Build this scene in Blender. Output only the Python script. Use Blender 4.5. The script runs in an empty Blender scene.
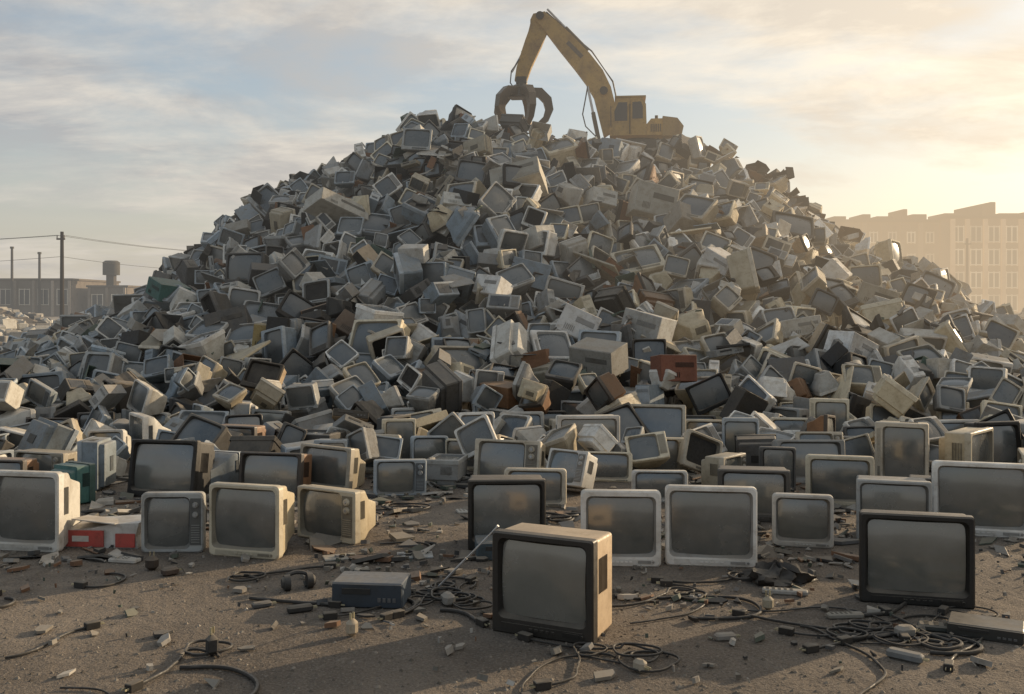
import bpy, math, random
import numpy as np
from mathutils import Vector, Matrix, Quaternion
from mathutils.bvhtree import BVHTree
random.seed(7); rng=np.random.default_rng(7)
sc=bpy.context.scene
COL=sc.collection
CAMH=1.7; F=1000.0; HOR=305.0
SUN_AZ=math.radians(55); SUN_EL=math.radians(15)
SUN=Vector((math.sin(SUN_AZ)*math.cos(SUN_EL),math.cos(SUN_AZ)*math.cos(SUN_EL),math.sin(SUN_EL)))

# ------------------------------------------------------------------ materials
def N(nt,t,**kw):
    n=nt.nodes.new(t)
    for k,v in kw.items():
        setattr(n,k,v)
    return n
def mixc(nt,fac,a,b,mode='MIX'):
    n=N(nt,'ShaderNodeMix',data_type='RGBA',blend_type=mode)
    for s,v in ((0,fac),(6,a),(7,b)):
        if isinstance(v,bpy.types.NodeSocket): nt.links.new(v,n.inputs[s])
        else:
            n.inputs[s].default_value = v if s==0 else (tuple(v)+(1,) if len(v)==3 else v)
    return n.outputs[2]
def maprange(nt,v,a,b,c=0,d=1):
    n=N(nt,'ShaderNodeMapRange'); nt.links.new(v,n.inputs[0])
    for i,x in enumerate((a,b,c,d)): n.inputs[i+1].default_value=x
    return n.outputs[0]
def noise(nt,scale,detail=4,rough=.6,vec=None):
    n=N(nt,'ShaderNodeTexNoise'); n.inputs['Scale'].default_value=scale
    n.inputs['Detail'].default_value=detail; n.inputs['Roughness'].default_value=rough
    if vec is not None: nt.links.new(vec,n.inputs['Vector'])
    return n.outputs['Fac']
def mathn(nt,op,a,b=None):
    n=N(nt,'ShaderNodeMath',operation=op)
    for i,v in enumerate((a,b)):
        if v is None: continue
        if isinstance(v,bpy.types.NodeSocket): nt.links.new(v,n.inputs[i])
        else: n.inputs[i].default_value=v
    return n.outputs[0]
def newmat(name):
    m=bpy.data.materials.new(name); m.use_nodes=True
    m.cycles.emission_sampling='NONE'
    nt=m.node_tree; b=nt.nodes["Principled BSDF"]
    # painted haze: glow mixed into every material, stronger with depth and toward sun side
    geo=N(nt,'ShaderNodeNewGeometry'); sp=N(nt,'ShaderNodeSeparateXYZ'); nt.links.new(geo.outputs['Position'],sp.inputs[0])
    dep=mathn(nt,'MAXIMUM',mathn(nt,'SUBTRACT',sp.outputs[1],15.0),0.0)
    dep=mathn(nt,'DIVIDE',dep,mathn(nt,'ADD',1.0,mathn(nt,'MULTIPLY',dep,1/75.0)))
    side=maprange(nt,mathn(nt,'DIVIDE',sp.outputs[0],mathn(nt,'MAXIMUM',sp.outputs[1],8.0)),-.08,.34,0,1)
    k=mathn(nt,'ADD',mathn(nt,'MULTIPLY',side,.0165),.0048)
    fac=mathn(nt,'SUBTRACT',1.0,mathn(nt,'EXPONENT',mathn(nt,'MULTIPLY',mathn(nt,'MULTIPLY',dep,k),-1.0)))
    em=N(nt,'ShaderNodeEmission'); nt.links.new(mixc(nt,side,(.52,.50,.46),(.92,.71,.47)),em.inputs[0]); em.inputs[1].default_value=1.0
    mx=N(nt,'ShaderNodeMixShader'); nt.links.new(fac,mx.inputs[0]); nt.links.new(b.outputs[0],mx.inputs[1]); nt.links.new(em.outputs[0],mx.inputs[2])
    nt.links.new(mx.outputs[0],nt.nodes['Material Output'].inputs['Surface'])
    return m,nt,b
def dusty(name,rough=.5,dust=.55,metal=0,spec=.4,bump=.15,scale=6,dcol=(.31,.26,.20),stain=.45,low=.04):
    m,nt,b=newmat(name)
    tc=N(nt,'ShaderNodeTexCoord').outputs['Object']
    at=N(nt,'ShaderNodeAttribute',attribute_name='tint'); base=at.outputs['Color']
    oi=N(nt,'ShaderNodeObjectInfo').outputs['Random']
    hs=N(nt,'ShaderNodeHueSaturation'); nt.links.new(base,hs.inputs['Color'])
    nt.links.new(maprange(nt,oi,0,1,.78,1.22),hs.inputs['Value'])
    cx=N(nt,'ShaderNodeVectorMath',operation='ADD'); nt.links.new(tc,cx.inputs[0])
    cb=N(nt,'ShaderNodeCombineXYZ'); nt.links.new(mathn(nt,'MULTIPLY',oi,37.0),cb.inputs[0]); nt.links.new(cb.outputs[0],cx.inputs[1])
    v=cx.outputs[0]
    n1=noise(nt,scale,6,.65,v); n2=noise(nt,scale*6,3,.6,v)
    c=mixc(nt,maprange(nt,n1,.46,.72,0,stain),hs.outputs[0],(.45,.38,.30),'MULTIPLY')
    c=mixc(nt,maprange(nt,n2,.54,.75,0,stain*.7),c,(.40,.34,.28),'MULTIPLY')
    geo=N(nt,'ShaderNodeNewGeometry'); sp=N(nt,'ShaderNodeSeparateXYZ'); nt.links.new(geo.outputs['Normal'],sp.inputs[0])
    up=maprange(nt,sp.outputs[2],.2,.95,low,dust)
    f=mathn(nt,'MULTIPLY',up,maprange(nt,n1,.3,.6,.4,1.0))
    c=mixc(nt,f,c,dcol)
    nt.links.new(c,b.inputs['Base Color'])
    nt.links.new(maprange(nt,n2,.3,.7,rough-.12,rough+.2),b.inputs['Roughness'])
    b.inputs['Metallic'].default_value=metal
    b.inputs['Specular IOR Level'].default_value=spec
    if bump:
        bp=N(nt,'ShaderNodeBump'); bp.inputs['Strength'].default_value=bump; bp.inputs['Distance'].default_value=.01
        nt.links.new(n2,bp.inputs['Height']); nt.links.new(bp.outputs[0],b.inputs['Normal'])
    return m
def screenmat(name,r0,r1,spec,coat,dst):
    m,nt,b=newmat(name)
    tc=N(nt,'ShaderNodeTexCoord').outputs['Object']
    oi=N(nt,'ShaderNodeObjectInfo').outputs['Random']
    at=N(nt,'ShaderNodeAttribute',attribute_name='tint').outputs['Color']
    cb=N(nt,'ShaderNodeCombineXYZ'); nt.links.new(mathn(nt,'MULTIPLY',oi,53.0),cb.inputs[0])
    cx=N(nt,'ShaderNodeVectorMath',operation='ADD'); nt.links.new(tc,cx.inputs[0]); nt.links.new(cb.outputs[0],cx.inputs[1])
    n1=noise(nt,2.6,5,.62,cx.outputs[0]); n2=noise(nt,60,3,.6,cx.outputs[0])
    base=mixc(nt,1.0,at,mixc(nt,oi,(.62,.67,.70),(1.3,1.27,1.18)),'MULTIPLY')
    c=mixc(nt,maprange(nt,n1,.36,.72,.02,dst),base,(.24,.225,.20))
    c=mixc(nt,maprange(nt,n2,.6,.78,0,.22),c,(.08,.075,.068))
    nt.links.new(c,b.inputs['Base Color'])
    nt.links.new(maprange(nt,n1,.3,.7,r0,r1),b.inputs['Roughness'])
    b.inputs['Specular IOR Level'].default_value=spec
    b.inputs['Coat Weight'].default_value=coat; b.inputs['Coat Roughness'].default_value=.08
    return m
M={}
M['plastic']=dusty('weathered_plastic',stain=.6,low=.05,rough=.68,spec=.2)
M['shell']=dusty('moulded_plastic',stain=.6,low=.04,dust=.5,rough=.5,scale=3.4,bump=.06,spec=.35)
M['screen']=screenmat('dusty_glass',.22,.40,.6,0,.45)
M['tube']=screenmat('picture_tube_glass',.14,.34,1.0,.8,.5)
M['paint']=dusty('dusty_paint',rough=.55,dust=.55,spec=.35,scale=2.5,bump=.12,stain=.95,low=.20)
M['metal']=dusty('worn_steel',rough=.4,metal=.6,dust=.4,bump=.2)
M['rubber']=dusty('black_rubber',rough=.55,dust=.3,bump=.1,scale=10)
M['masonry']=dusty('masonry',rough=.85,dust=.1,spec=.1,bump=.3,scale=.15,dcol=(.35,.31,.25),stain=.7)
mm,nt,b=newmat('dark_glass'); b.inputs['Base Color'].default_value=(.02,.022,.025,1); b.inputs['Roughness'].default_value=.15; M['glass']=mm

# ------------------------------------------------------------------ geometry helper
def rr(hw,hh,r,k,cx=0,cz=0):
    r=min(r,hw*.99,hh*.99); out=[]
    for q,(sx,sz) in enumerate(((1,1),(-1,1),(-1,-1),(1,-1))):
        for i in range(k+1):
            a=math.radians(q*90+90*i/k)
            out.append((cx+sx*(hw-r)+r*math.cos(a),cz+sz*(hh-r)+r*math.sin(a)))
    return out
class Geo:
    def __init__(s): s.v=[];s.f=[];s.m=[];s.t=[]
    def face(s,idx,mat,t): s.f.append(idx);s.m.append(mat);s.t.append(t)
    def loops(s,L,mat,t,c0=True,c1=True):
        b=len(s.v); n=len(L[0])
        for l in L: s.v.extend(l)
        for i in range(len(L)-1):
            for j in range(n):
                a=b+i*n+j; a2=b+i*n+(j+1)%n
                s.face((a,a2,a2+n,a+n),mat,t)
        if c0: s.face(tuple(b+j for j in reversed(range(n))),mat,t)
        if c1: s.face(tuple(b+(len(L)-1)*n+j for j in range(n)),mat,t)
    def box(s,c,size,mat,t,R=None,ch=None):
        hx,hy,hz=[a/2 for a in size]
        if ch is None: ch=min(hx,hy,hz)*.18
        k=1; L=[]
        for z,ins in ((-hz,ch),(-hz+ch,0),(hz-ch,0),(hz,ch)):
            L.append([(x,y,z) for x,y in rr(hx-ins,hy-ins,ch,k)])
        if R is not None: L=[[tuple(R@Vector(p)) for p in l] for l in L]
        L=[[(p[0]+c[0],p[1]+c[1],p[2]+c[2]) for p in l] for l in L]
        s.loops(L,mat,t)
    def cyl(s,p0,p1,r0,r1,n,mat,t):
        p0=Vector(p0);p1=Vector(p1);d=(p1-p0).normalized()
        u=d.orthogonal().normalized();w=d.cross(u)
        L=[]
        for p,r in ((p0,r0),(p1,r1)):
            L.append([tuple(p+u*r*math.cos(2*math.pi*i/n)+w*r*math.sin(2*math.pi*i/n)) for i in range(n)])
        s.loops(L,mat,t)
    def tube(s,P,r,n,mat,t):
        L=[]; P=[Vector(p) for p in P]
        for i,p in enumerate(P):
            d=(P[min(i+1,len(P)-1)]-P[max(i-1,0)])
            if d.length<1e-6: d=Vector((1,0,0))
            d.normalize(); up=Vector((0,0,1))
            if abs(d.z)>.9: up=Vector((0,1,0))
            u=d.cross(up).normalized(); w=u.cross(d)
            rad=r(i/(len(P)-1)) if callable(r) else r
            L.append([tuple(p+u*rad*math.cos(2*math.pi*j/n)+w*rad*math.sin(2*math.pi*j/n)) for j in range(n)])
        s.loops(L,mat,t)
    def prism(s,poly,y0,y1,mat,t):
        L=[[(x,y0,z) for x,z in poly],[(x,y1,z) for x,z in poly]]
        s.loops(L,mat,t)
    def mesh(s,name,smooth=35):
        me=bpy.data.meshes.new(name); me.from_pydata(s.v,[],s.f)
        mats=sorted(set(s.m))
        for k in mats: me.materials.append(M[k])
        ix={k:i for i,k in enumerate(mats)}
        me.polygons.foreach_set('material_index',[ix[k] for k in s.m])
        at=me.attributes.new('tint','FLOAT_COLOR','FACE')
        at.data.foreach_set('color',np.array([tuple(t)+(1.0,) for t in s.t],dtype=np.float32).ravel())
        if smooth:
            me.polygons.foreach_set('use_smooth',[True]*len(s.f))
            me.set_sharp_from_angle(angle=math.radians(smooth))
        me.update(); return me
def obj(name,data=None,parent=None,loc=(0,0,0),rot=None,scale=None,**props):
    o=bpy.data.objects.new(name,data); COL.objects.link(o)
    if parent: o.parent=parent
    o.location=loc
    if rot is not None: o.rotation_euler=rot
    if scale is not None: o.scale=(scale,)*3 if not hasattr(scale,'__len__') else scale
    for k,v in props.items(): o[k]=v
    return o

def gp(px,py):           # ground spot seen at a bearing / depression
    d=CAMH*F/(py-HOR); return ((px-512)*d/F, d)

# ------------------------------------------------------------------ television
SCH={
 'cream':((.52,.44,.30),(.66,.58,.43),'cream'),
 'putty':((.38,.33,.24),(.52,.46,.36),'putty beige'),
 'light':((.46,.44,.39),(.64,.61,.55),'light grey'),
 'grey':((.24,.24,.23),(.38,.38,.36),'grey'),
 'blue':((.19,.225,.25),(.36,.40,.425),'blue-grey'),
 'char':((.075,.072,.067),(.10,.095,.088),'charcoal'),
 'black':((.035,.034,.032),(.020,.019,.018),'black'),
 'blackbrown':((.46,.35,.23),(.030,.026,.022),'black and tan'),
 'wood':((.19,.10,.05),(.055,.045,.038),'brown wood-grain'),
 'white':((.64,.62,.57),(.74,.71,.65),'off-white'),
 'teal':((.05,.14,.13),(.06,.13,.12),'teal'),
}
def ap_parts(w,h,d,style,sch,mt='plastic'):
    case,bez,_=SCH[sch]; dark=(.03,.03,.03)
    out=[]; g=Geo(); g.box((0,d/2,h/2),(w,d,h),mt,case,ch=.006); out.append(('casing',g))
    if style=='panel':
        g=Geo(); g.box((0,-.004,h/2),(w*.96,.008,h*.7),mt,bez); out.append(('edge_trim',g)); return out
    g=Geo(); g.box((0,-.006,h*.5),(w*.985,.014,h*.93),mt,bez if style!='vcr' else tuple(c*.6 for c in bez),ch=.004); out.append(('front_panel',g))
    if style=='vcr':
        g=Geo(); g.box((-w*.15,-.015,h*.66),(w*.42,.006,h*.24),mt,dark); out.append(('tape_slot',g))
        g=Geo()
        for i in range(3): g.box((w*(.2+.09*i),-.015,h*.4),(w*.05,.006,h*.2),mt,(.15,.15,.15))
        out.append(('button_row',g))
    elif style=='oven':
        g=Geo(); g.box((-w*.12,-.016,h*.5),(w*.6,.008,h*.66),'screen',dark,ch=.003); out.append(('door',g))
        g=Geo(); g.box((w*.34,-.016,h*.5),(w*.2,.008,h*.7),mt,tuple(c*.5 for c in bez)); out.append(('control_panel',g))
    elif style=='tower':
        g=Geo(); g.box((w*.0,-.016,h*.82),(w*.78,.008,h*.09),mt,tuple(c*.6 for c in bez)); out.append(('drive_slot',g))
        g=Geo()
        for i in range(5): g.box((0,-.016,h*(.2+.05*i)),(w*.6,.006,h*.015),mt,tuple(c*.3 for c in bez))
        out.append(('vent',g))
    return out
def tv_parts(w,h,d,style,sch,k=3,hero=True,sidepanel=False,thin=False):
    if style in ('vcr','oven','tower','panel'): return ap_parts(w,h,d,style,sch)
    gut=style.endswith('!')          # picture tube gone: flat near-black sheet painted in for the hollow's shade
    if gut: style=style[:-1]
    case,bez,_=SCH[sch]
    if hero: bez=tuple(c*.9 for c in bez)
    mt='shell' if hero else 'plastic'
    dark=tuple(c*.35 for c in bez)
    out=[]
    g=Geo()
    rc=.018 if hero else .02
    Lp=[]
    if style=='box':
        prof=((d,.40,.38,.44),(d*.975,.42,.40,.45),(d*.80,.43,.42,.46),(d*.77,.475,.47,.485),(d*.10,.487,.485,.49),(.055,.487,.485,.49))
    elif style=='mon':
        prof=((d,.27,.27,.46),(d*.96,.30,.30,.46),(d*.60,.36,.38,.47),(d*.40,.44,.45,.48),(d*.16,.485,.485,.49),(.055,.487,.487,.49))
    else:
        prof=((d,.24,.22,.36),(d*.97,.27,.25,.37),(d*.68,.33,.33,.40),(d*.50,.40,.42,.45),(d*.34,.475,.475,.485),(.055,.487,.487,.49))
    for y,a,bb,c in prof:
        Lp.append([(x,y,z) for x,z in rr(w*a,h*bb,rc,k if hero else 1,0,h*c if c<.48 else h*.5)])
    g.loops(Lp,mt,case)
    g.box((0,d+.002,h*.40),(w*.3,.012,h*.22),mt,tuple(c*.3 for c in case))
    out.append(('casing',g))
    ml=mr=.09*w; mt_=.09*h; mb=.18*h
    if style=='mon': ml=mr=.095*w; mt_=.105*h; mb=.165*h
    if thin: ml=mr=.075*w; mt_=.085*h; mb=.145*h
    if sidepanel: mr=.25*w; mb=.10*h
    g=Geo(); kk=k if hero else 2
    ohw=(w-ml-mr)/2; ohh=(h-mt_-mb)/2; ox=(ml-mr)/2; oz=mb+ohh
    ro=.014 if style!='mon' else .03
    ri=.035 if hero else .04
    L=[]
    for y,hw,hh,r,cx,cz in ((.065,w/2,h/2,ro,0,h/2),(.010,w/2,h/2,ro,0,h/2),(.0,w/2-.009,h/2-.009,ro,0,h/2),
        (.001,ohw+.016,ohh+.016,ri,ox,oz),(.028,ohw+.002,ohh+.002,ri*.9,ox,oz),(.050,ohw-.004,ohh-.004,ri*.9,ox,oz)):
        L.append([(x,y,z) for x,z in rr(hw,hh,r,kk,cx,cz)])
    n0=len(g.f)
    g.loops(L,mt,bez,c0=False,c1=False)
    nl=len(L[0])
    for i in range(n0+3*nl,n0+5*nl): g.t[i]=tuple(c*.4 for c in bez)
    if not hero:
        if sidepanel: g.box((w/2-mr*.5,-.001,h*.52),(mr*.66,.008,h*.72),mt,dark)
        else: g.box((w*.12,-.001,mb*.42),(w*.5,.008,mb*.34),mt,dark)
    out.append(('bezel',g))
    g=Geo(); nu,nv_=(14,12) if hero else (4,4)
    for i in range(nu+1):
        for j in range(nv_+1):
            a=i/nu*2-1; b2=j/nv_*2-1
            yy=.040-.032*(1-.5*a*a-.5*b2*b2)+.004*a*a*b2*b2
            g.v.append((ox+ohw*a,yy if not gut else .048,oz+ohh*b2))
    sct=(.115,.115,.105) if hero else (.098,.104,.106)
    if gut: sct=(.012,.012,.012)
    for i in range(nu):
        for j in range(nv_):
            a=i*(nv_+1)+j; g.face((a,a+nv_+1,a+nv_+2,a+1),'tube' if hero else ('plastic' if gut else 'screen'),sct)
    out.append(('screen' if not gut else 'dark_cavity_sheet',g))
    if hero:
        g=Geo()
        if sidepanel:
            cx=w/2-mr*.5
            g.box((cx,-.001,h*.52),(mr*.68,.007,h*.78),mt,dark)
            out.append(('control_panel',g))
            for z in (.80,.64):
                g=Geo(); g.cyl((cx,-.004,h*z),(cx,-.022,h*z),mr*.20,mr*.16,14,mt,tuple(c*.8 for c in bez))
                g.cyl((cx,-.022,h*z),(cx,-.028,h*z),mr*.08,mr*.07,10,'metal',(.4,.4,.4)); out.append(('knob',g))
            g=Geo()
            for i in range(8): g.box((cx,-.006,h*(.18+.04*i)),(mr*.54,.006,h*.014),mt,tuple(c*.7 for c in bez))
            out.append(('speaker_grille',g))
        else:
            g.box((0,-.0005,mb*.42),(w*.80,.005,mb*.40),mt,tuple(c*.78 for c in bez))
            g.box((w*.29,-.004,mb*.42),(w*.16,.004,mb*.24),mt,dark)
            out.append(('control_panel',g))
            g=Geo()
            for i in range(5): g.box((-w*.10+i*w*.055,-.004,mb*.42),(w*.034,.007,mb*.13),mt,tuple(c*.9 for c in bez))
            out.append(('button_row',g))
            g=Geo(); g.cyl((w*.40,-.002,mb*.42),(w*.40,-.010,mb*.42),w*.016,w*.014,10,mt,dark); out.append(('power_button',g))
        for sx in (-1,1):
            g=Geo()
            for i in range(7):
                g.box((sx*w*.484,d*(.16+.022*i) if style!='box' else d*(.27+.045*i),h*.62),(.008,.006,h*.34),mt,tuple(c*.25 for c in case))
            out.append(('vent',g))
    return out
_cache={}
def tv_meshes(key):
    if key not in _cache:
        w,h,d,style,sch,k,hero,sp,thin=key
        _cache[key]=[(n,g.mesh(n)) for n,g in tv_parts(w,h,d,style,sch,k,hero,sp,thin)]
    return _cache[key]
def place_tv(key,mat,label,cat='television',name='television',group=None):
    ms=tv_meshes(key)
    root=obj(name,ms[0][1],label=label,category=cat)
    root.matrix_world=mat
    if group: root['group']=group
    for n,me in ms[1:]:
        obj(n,me,parent=root)
    return root

# ------------------------------------------------------------------ pile relief
PX=[0,60,100,150,190,215,260,320,380,430,480,530,560,600,650,690,720,770,800,850,900,940,980,1024]
PY=[366,334,310,282,252,228,197,163,137,115,119,126,132,142,152,160,172,175,200,236,255,284,314,342]
SX=[-19,-16.5]+[(p-512)*.027 for p in PX]+[16.5,19]
SZ=[0,.2]+[1.7+(305-q)*.027-.12 for q in PY]+[.2,0]
cell=.09
X0,X1,Y0,Y1=-17.5,17.5,7.0,33.0
xs=np.arange(X0,X1,cell); ys=np.arange(Y0,Y1,cell)
GX,GY=np.meshgrid(xs,ys,indexing='ij')
tf=np.clip((26.8-GY)/13.3,0,1)
S=np.interp(GX*(1+np.where(GX<0,.42,.30)*tf),SX,SZ)
def tprof(Y):
    t=np.where(Y<26.8,(26.8-Y)/13.3,np.where(Y>29.5,(Y-29.5)/6.0,0)); t=np.clip(t,0,1)
    return (1-t)
lump=(.40*np.sin(GX*1.1+GY*.7)*np.sin(GY*1.3-GX*.4)+.30*np.sin(GX*2.3+1.3)*np.sin(GY*2.1+GX*.9+.5))
fine=.30*np.sin(GX*4.1+2*np.sin(GY*1.7))*np.sin(GY*3.7+1.5*np.sin(GX*2.9))
tp=tprof(GY)
TG=S*tp+(lump*(.2+.6*np.clip(tf*3,0,1))+fine)*np.clip(S*tp/3,0,1)
TG=np.where((tp>0)&(S>0.02),np.maximum(TG,.0)+.22*np.clip(tp*8,0,1)-.42*np.clip(S*tp/2,0,1),0)
EXC=Vector((3.75,29.3,5.9))
TG=np.where((abs(GX-EXC.x)<2.3)&(GY>27.0)&(GY<28.15),np.clip(TG,EXC.z+.05,EXC.z+.25),TG)
exm=(abs(GX-EXC.x)<1.6)&(abs(GY-EXC.y)<1.15)
TG=np.where(exm,EXC.z,TG)
T=np.maximum(0,TG-.95); T=np.where(exm,EXC.z-.02,T)
BASE=T.copy()
def footprint(R,h,x,y):
    rad=float(np.linalg.norm(h))
    i0=max(0,int((x-rad-X0)/cell)); i1=min(len(xs),int((x+rad-X0)/cell)+2)
    j0=max(0,int((y-rad-Y0)/cell)); j1=min(len(ys),int((y+rad-Y0)/cell)+2)
    if i1-i0<2 or j1-j0<2: return None
    dx=GX[i0:i1,j0:j1]-x; dy=GY[i0:i1,j0:j1]-y
    lo=np.full(dx.shape,-9.0); hi=np.full(dx.shape,9.0); ok=np.ones(dx.shape,bool)
    for a in range(3):
        A=R[0][a]*dx+R[1][a]*dy; B=R[2][a]
        if abs(B)<1e-5: ok&=abs(A)<=h[a]; continue
        t1=(-h[a]-A)/B; t2=(h[a]-A)/B
        lo=np.maximum(lo,np.minimum(t1,t2)); hi=np.minimum(hi,np.maximum(t1,t2))
    ok&=lo<hi
    if not ok.any(): return None
    return (slice(i0,i1),slice(j0,j1)),ok,lo,hi
def register(R,h,x,y,zc):
    r=footprint(R,h,x,y)
    if r is None: return
    sl,ok,lo,hi=r; sub=T[sl]; sub[ok]=np.maximum(sub[ok],zc+hi[ok])
OCV=[];OCF=[];OCI=[]
def occl(mat,w,h,d,idn):
    b0=len(OCV)
    for x in (-w/2,w/2):
        for y in (0,d):
            for z in (0,h): OCV.append(tuple(mat@Vector((x,y,z))))
    for f in ((0,1,3,2),(4,6,7,5),(0,4,5,1),(2,3,7,6),(0,2,6,4),(1,5,7,3)):
        OCF.append(tuple(b0+a for a in f)); OCI.append(idn)

# ------------------------------------------------------------------ televisions standing on the ground
HERO=[
 (541,639,100,103,-26,'blackbrown','box',0,0,'large black-fronted television with tan cabinet on bare dirt'),
 (917,606,105,91,-14,'black','box',0,1,'large black television with wide dusty screen on dirt'),
 (711,567,90,80,-8,'white','mon',0,1,'off-white television with wide pale frame, dusty screen'),
 (621,567,80,76,-3,'white','mon',0,0,'off-white television standing upright on dirt'),
 (507,550,78,70,2,'black','box',0,1,'black television standing upright behind an antenna rod'),
 (243,558,76,73,-16,'cream','mon',0,1,'cream television with rounded frame and lit side'),
 (325,541,66,52,-30,'cream','tap',1,0,'cream television with side control panel turned sideways'),
 (172,553,62,60,2,'grey','mon',1,0,'grey television with dark screen and side controls'),
 (24,552,74,80,-10,'light','mon',0,1,'pale grey television with large frame, sunlit side'),
 (803,548,58,53,-12,'light','mon',0,0,'small light grey television standing on dirt'),
 (894,543,68,62,-16,'grey','box',0,1,'wide grey television standing behind a black one'),
 (946,530,66,50,-18,'black','box',0,1,'black television wedged beside a cream one'),
 (982,537,88,74,-16,'white','mon',0,1,'large off-white television with grey screen on dirt'),
 (754,522,70,52,-10,'char','box',0,0,'dark grey television with brown-grey cabinet'),
 (840,508,64,52,-14,'cream','mon',0,0,'beige television standing upright on dirt'),
 (159,498,72,58,-12,'black','box',0,1,'black television with wide frame and glossy screen'),
 (268,497,66,44,-14,'wood','box',0,1,'brown wood-cased television with dark frame'),
 (322,492,56,46,-26,'putty','tap',0,0,'beige television turned with tan side lit'),
 (505,484,66,44,-16,'putty','box',1,0,'beige television with dark frame and dials'),
 (535,507,62,38,-6,'putty','mon',0,0,'low beige television behind a black television'),
 (400,496,52,36,10,'blue','tap',1,0,'blue-grey television tilted beside another set'),
 (212,492,46,36,160,'blue','tap',0,0,'blue-grey television seen from behind'),
 (72,506,34,40,150,'teal','box',0,0,'teal-backed television turned away behind pale sets'),
 (660,503,56,32,-3,'light','mon',0,0,'light grey television partly hidden by others'),
 (604,482,56,30,-5,'cream','mon',0,0,'cream television low among others'),
 (665,474,48,36,-10,'cream','tap',1,0,'cream television with column of controls'),
 (741,464,36,46,-6,'blue','mon',0,0,'pale blue-grey television standing on its end'),
 (812,484,72,44,5,'grey','tap',0,0,'wide flat grey television'),
 (910,472,38,36,-6,'white','mon',0,0,'small off-white television near the pile'),
 (1002,476,46,54,8,'black','box',0,0,'tall black cabinet television'),
 (856,470,40,34,-14,'grey','mon',0,0,'grey television near the pile'),
 (478,452,36,40,10,'white','mon',0,0,'off-white television tipped upright'),
 (522,450,44,38,-8,'light','mon',0,0,'light grey television by the pile'),
 (373,474,50,40,-14,'putty','mon',0,0,'beige television among others'),
 (105,466,38,36,-8,'light','mon',0,0,'grey television behind a row of sets'),
 (38,486,60,34,-20,'putty','box',1,0,'tan television with side controls'),
 (2,500,44,40,-10,'wood','box',0,0,'brown cabinet television at the edge of the row'),
 (45,448,46,30,-10,'wood','box',0,0,'brown television near the pile'),
 (232,460,48,34,-18,'wood','box',0,0,'dark brown television near the pile'),
 (430,470,36,34,20,'blue','mon',0,0,'blue-grey television among others'),
 (705,450,40,30,-12,'cream','mon',0,0,'cream television near the pile'),
 (575,452,44,32,14,'putty','box',0,0,'beige television near the pile'),
 (960,458,44,38,-8,'light','mon',0,0,'pale television near the pile'),
 (630,432,40,40,-10,'light','mon',0,0,'light grey television leaning on the pile'),
 (718,418,40,34,-4,'blue','mon',0,0,'blue-grey television standing at the pile foot'),
 (150,440,34,28,-10,'light','mon',0,0,'light grey television near the pile'),
 (350,436,50,30,-4,'grey','box',0,0,'grey television near the pile'),
 (410,442,36,34,14,'light','mon',0,0,'light grey television near the pile'),
 (790,448,38,30,-10,'cream','mon',0,0,'cream television near the pile'),
]
placed=[]; NTV=0
for (px,py,wp,hp,yaw,sch,st,spn,th,lab) in HERO:
    x,d=gp(px,py); w=wp*d/F/max(.88,math.cos(math.radians(yaw if abs(yaw)<90 else 180-yaw))); h=hp*d/F
    w=round(w,3);h=round(h,3)
    dep=round((.72 if st=='box' else .92 if st=='tap' else .82)*min(w,h*1.2),3)
    if px==541: dep=.40
    if px==917: dep=.24
    Rm=Matrix.Rotation(math.radians(yaw),4,'Z')
    if py<505 and random.random()<.6: Rm=Rm@Matrix.Rotation(math.radians(random.uniform(-12,3)),4,'X')@Matrix.Rotation(math.radians(random.gauss(0,1.5)),4,'Y')
    if abs(yaw)>90: mat=Matrix.Translation((x,d+dep,0))@Rm
    else: mat=Matrix.Translation((x,d,0))@Rm
    place_tv((w,h,dep,st,sch,3,True,bool(spn),bool(th)),mat,lab)
    NTV+=1; occl(mat,w,h,dep,-1)
    c=mat@Vector((0,dep/2,h/2)); placed.append((c.x,c.y,max(w,dep)*.62))
    R3=[list(r) for r in Rm.to_3x3()]
    register(R3,(w/2,dep/2,h/2),c.x,c.y,c.z)

VAR=[(.62,.50,.38,'box',0,0),(.56,.47,.40,'mon',0,1),(.70,.54,.40,'tap',0,0),(.60,.44,.38,'tap',1,0),(.48,.42,.36,'mon',0,0),(.72,.56,.36,'box',0,1),(.54,.42,.34,'box',1,0),
     (.52,.12,.38,'vcr',0,0),(.24,.50,.50,'tower',0,0),(.58,.34,.40,'oven',0,0),(.80,.035,.55,'panel',0,0),(.60,.48,.30,'box!',0,0),(.54,.46,.30,'mon!',0,0)]
VW=[.105,.165,.09,.10,.15,.085,.08,.05,.04,.035,.05,.03,.02]
SN=['cream','putty','light','grey','blue','char','black','blackbrown','wood','white']
SWL=np.array([.04,.09,.16,.18,.27,.10,.07,.02,.03,.04])
SWR=np.array([.17,.18,.16,.10,.05,.08,.05,.03,.05,.13])
def pick(x=0,y=20):
    f=min(1,max(0,(x/y*27+5)/9)); w_=SWL*(1-f)+SWR*f
    return int(rng.choice(len(VAR),p=VW)), SN[int(rng.choice(len(SN),p=w_/w_.sum()))]
tries=0; nf=0
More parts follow.
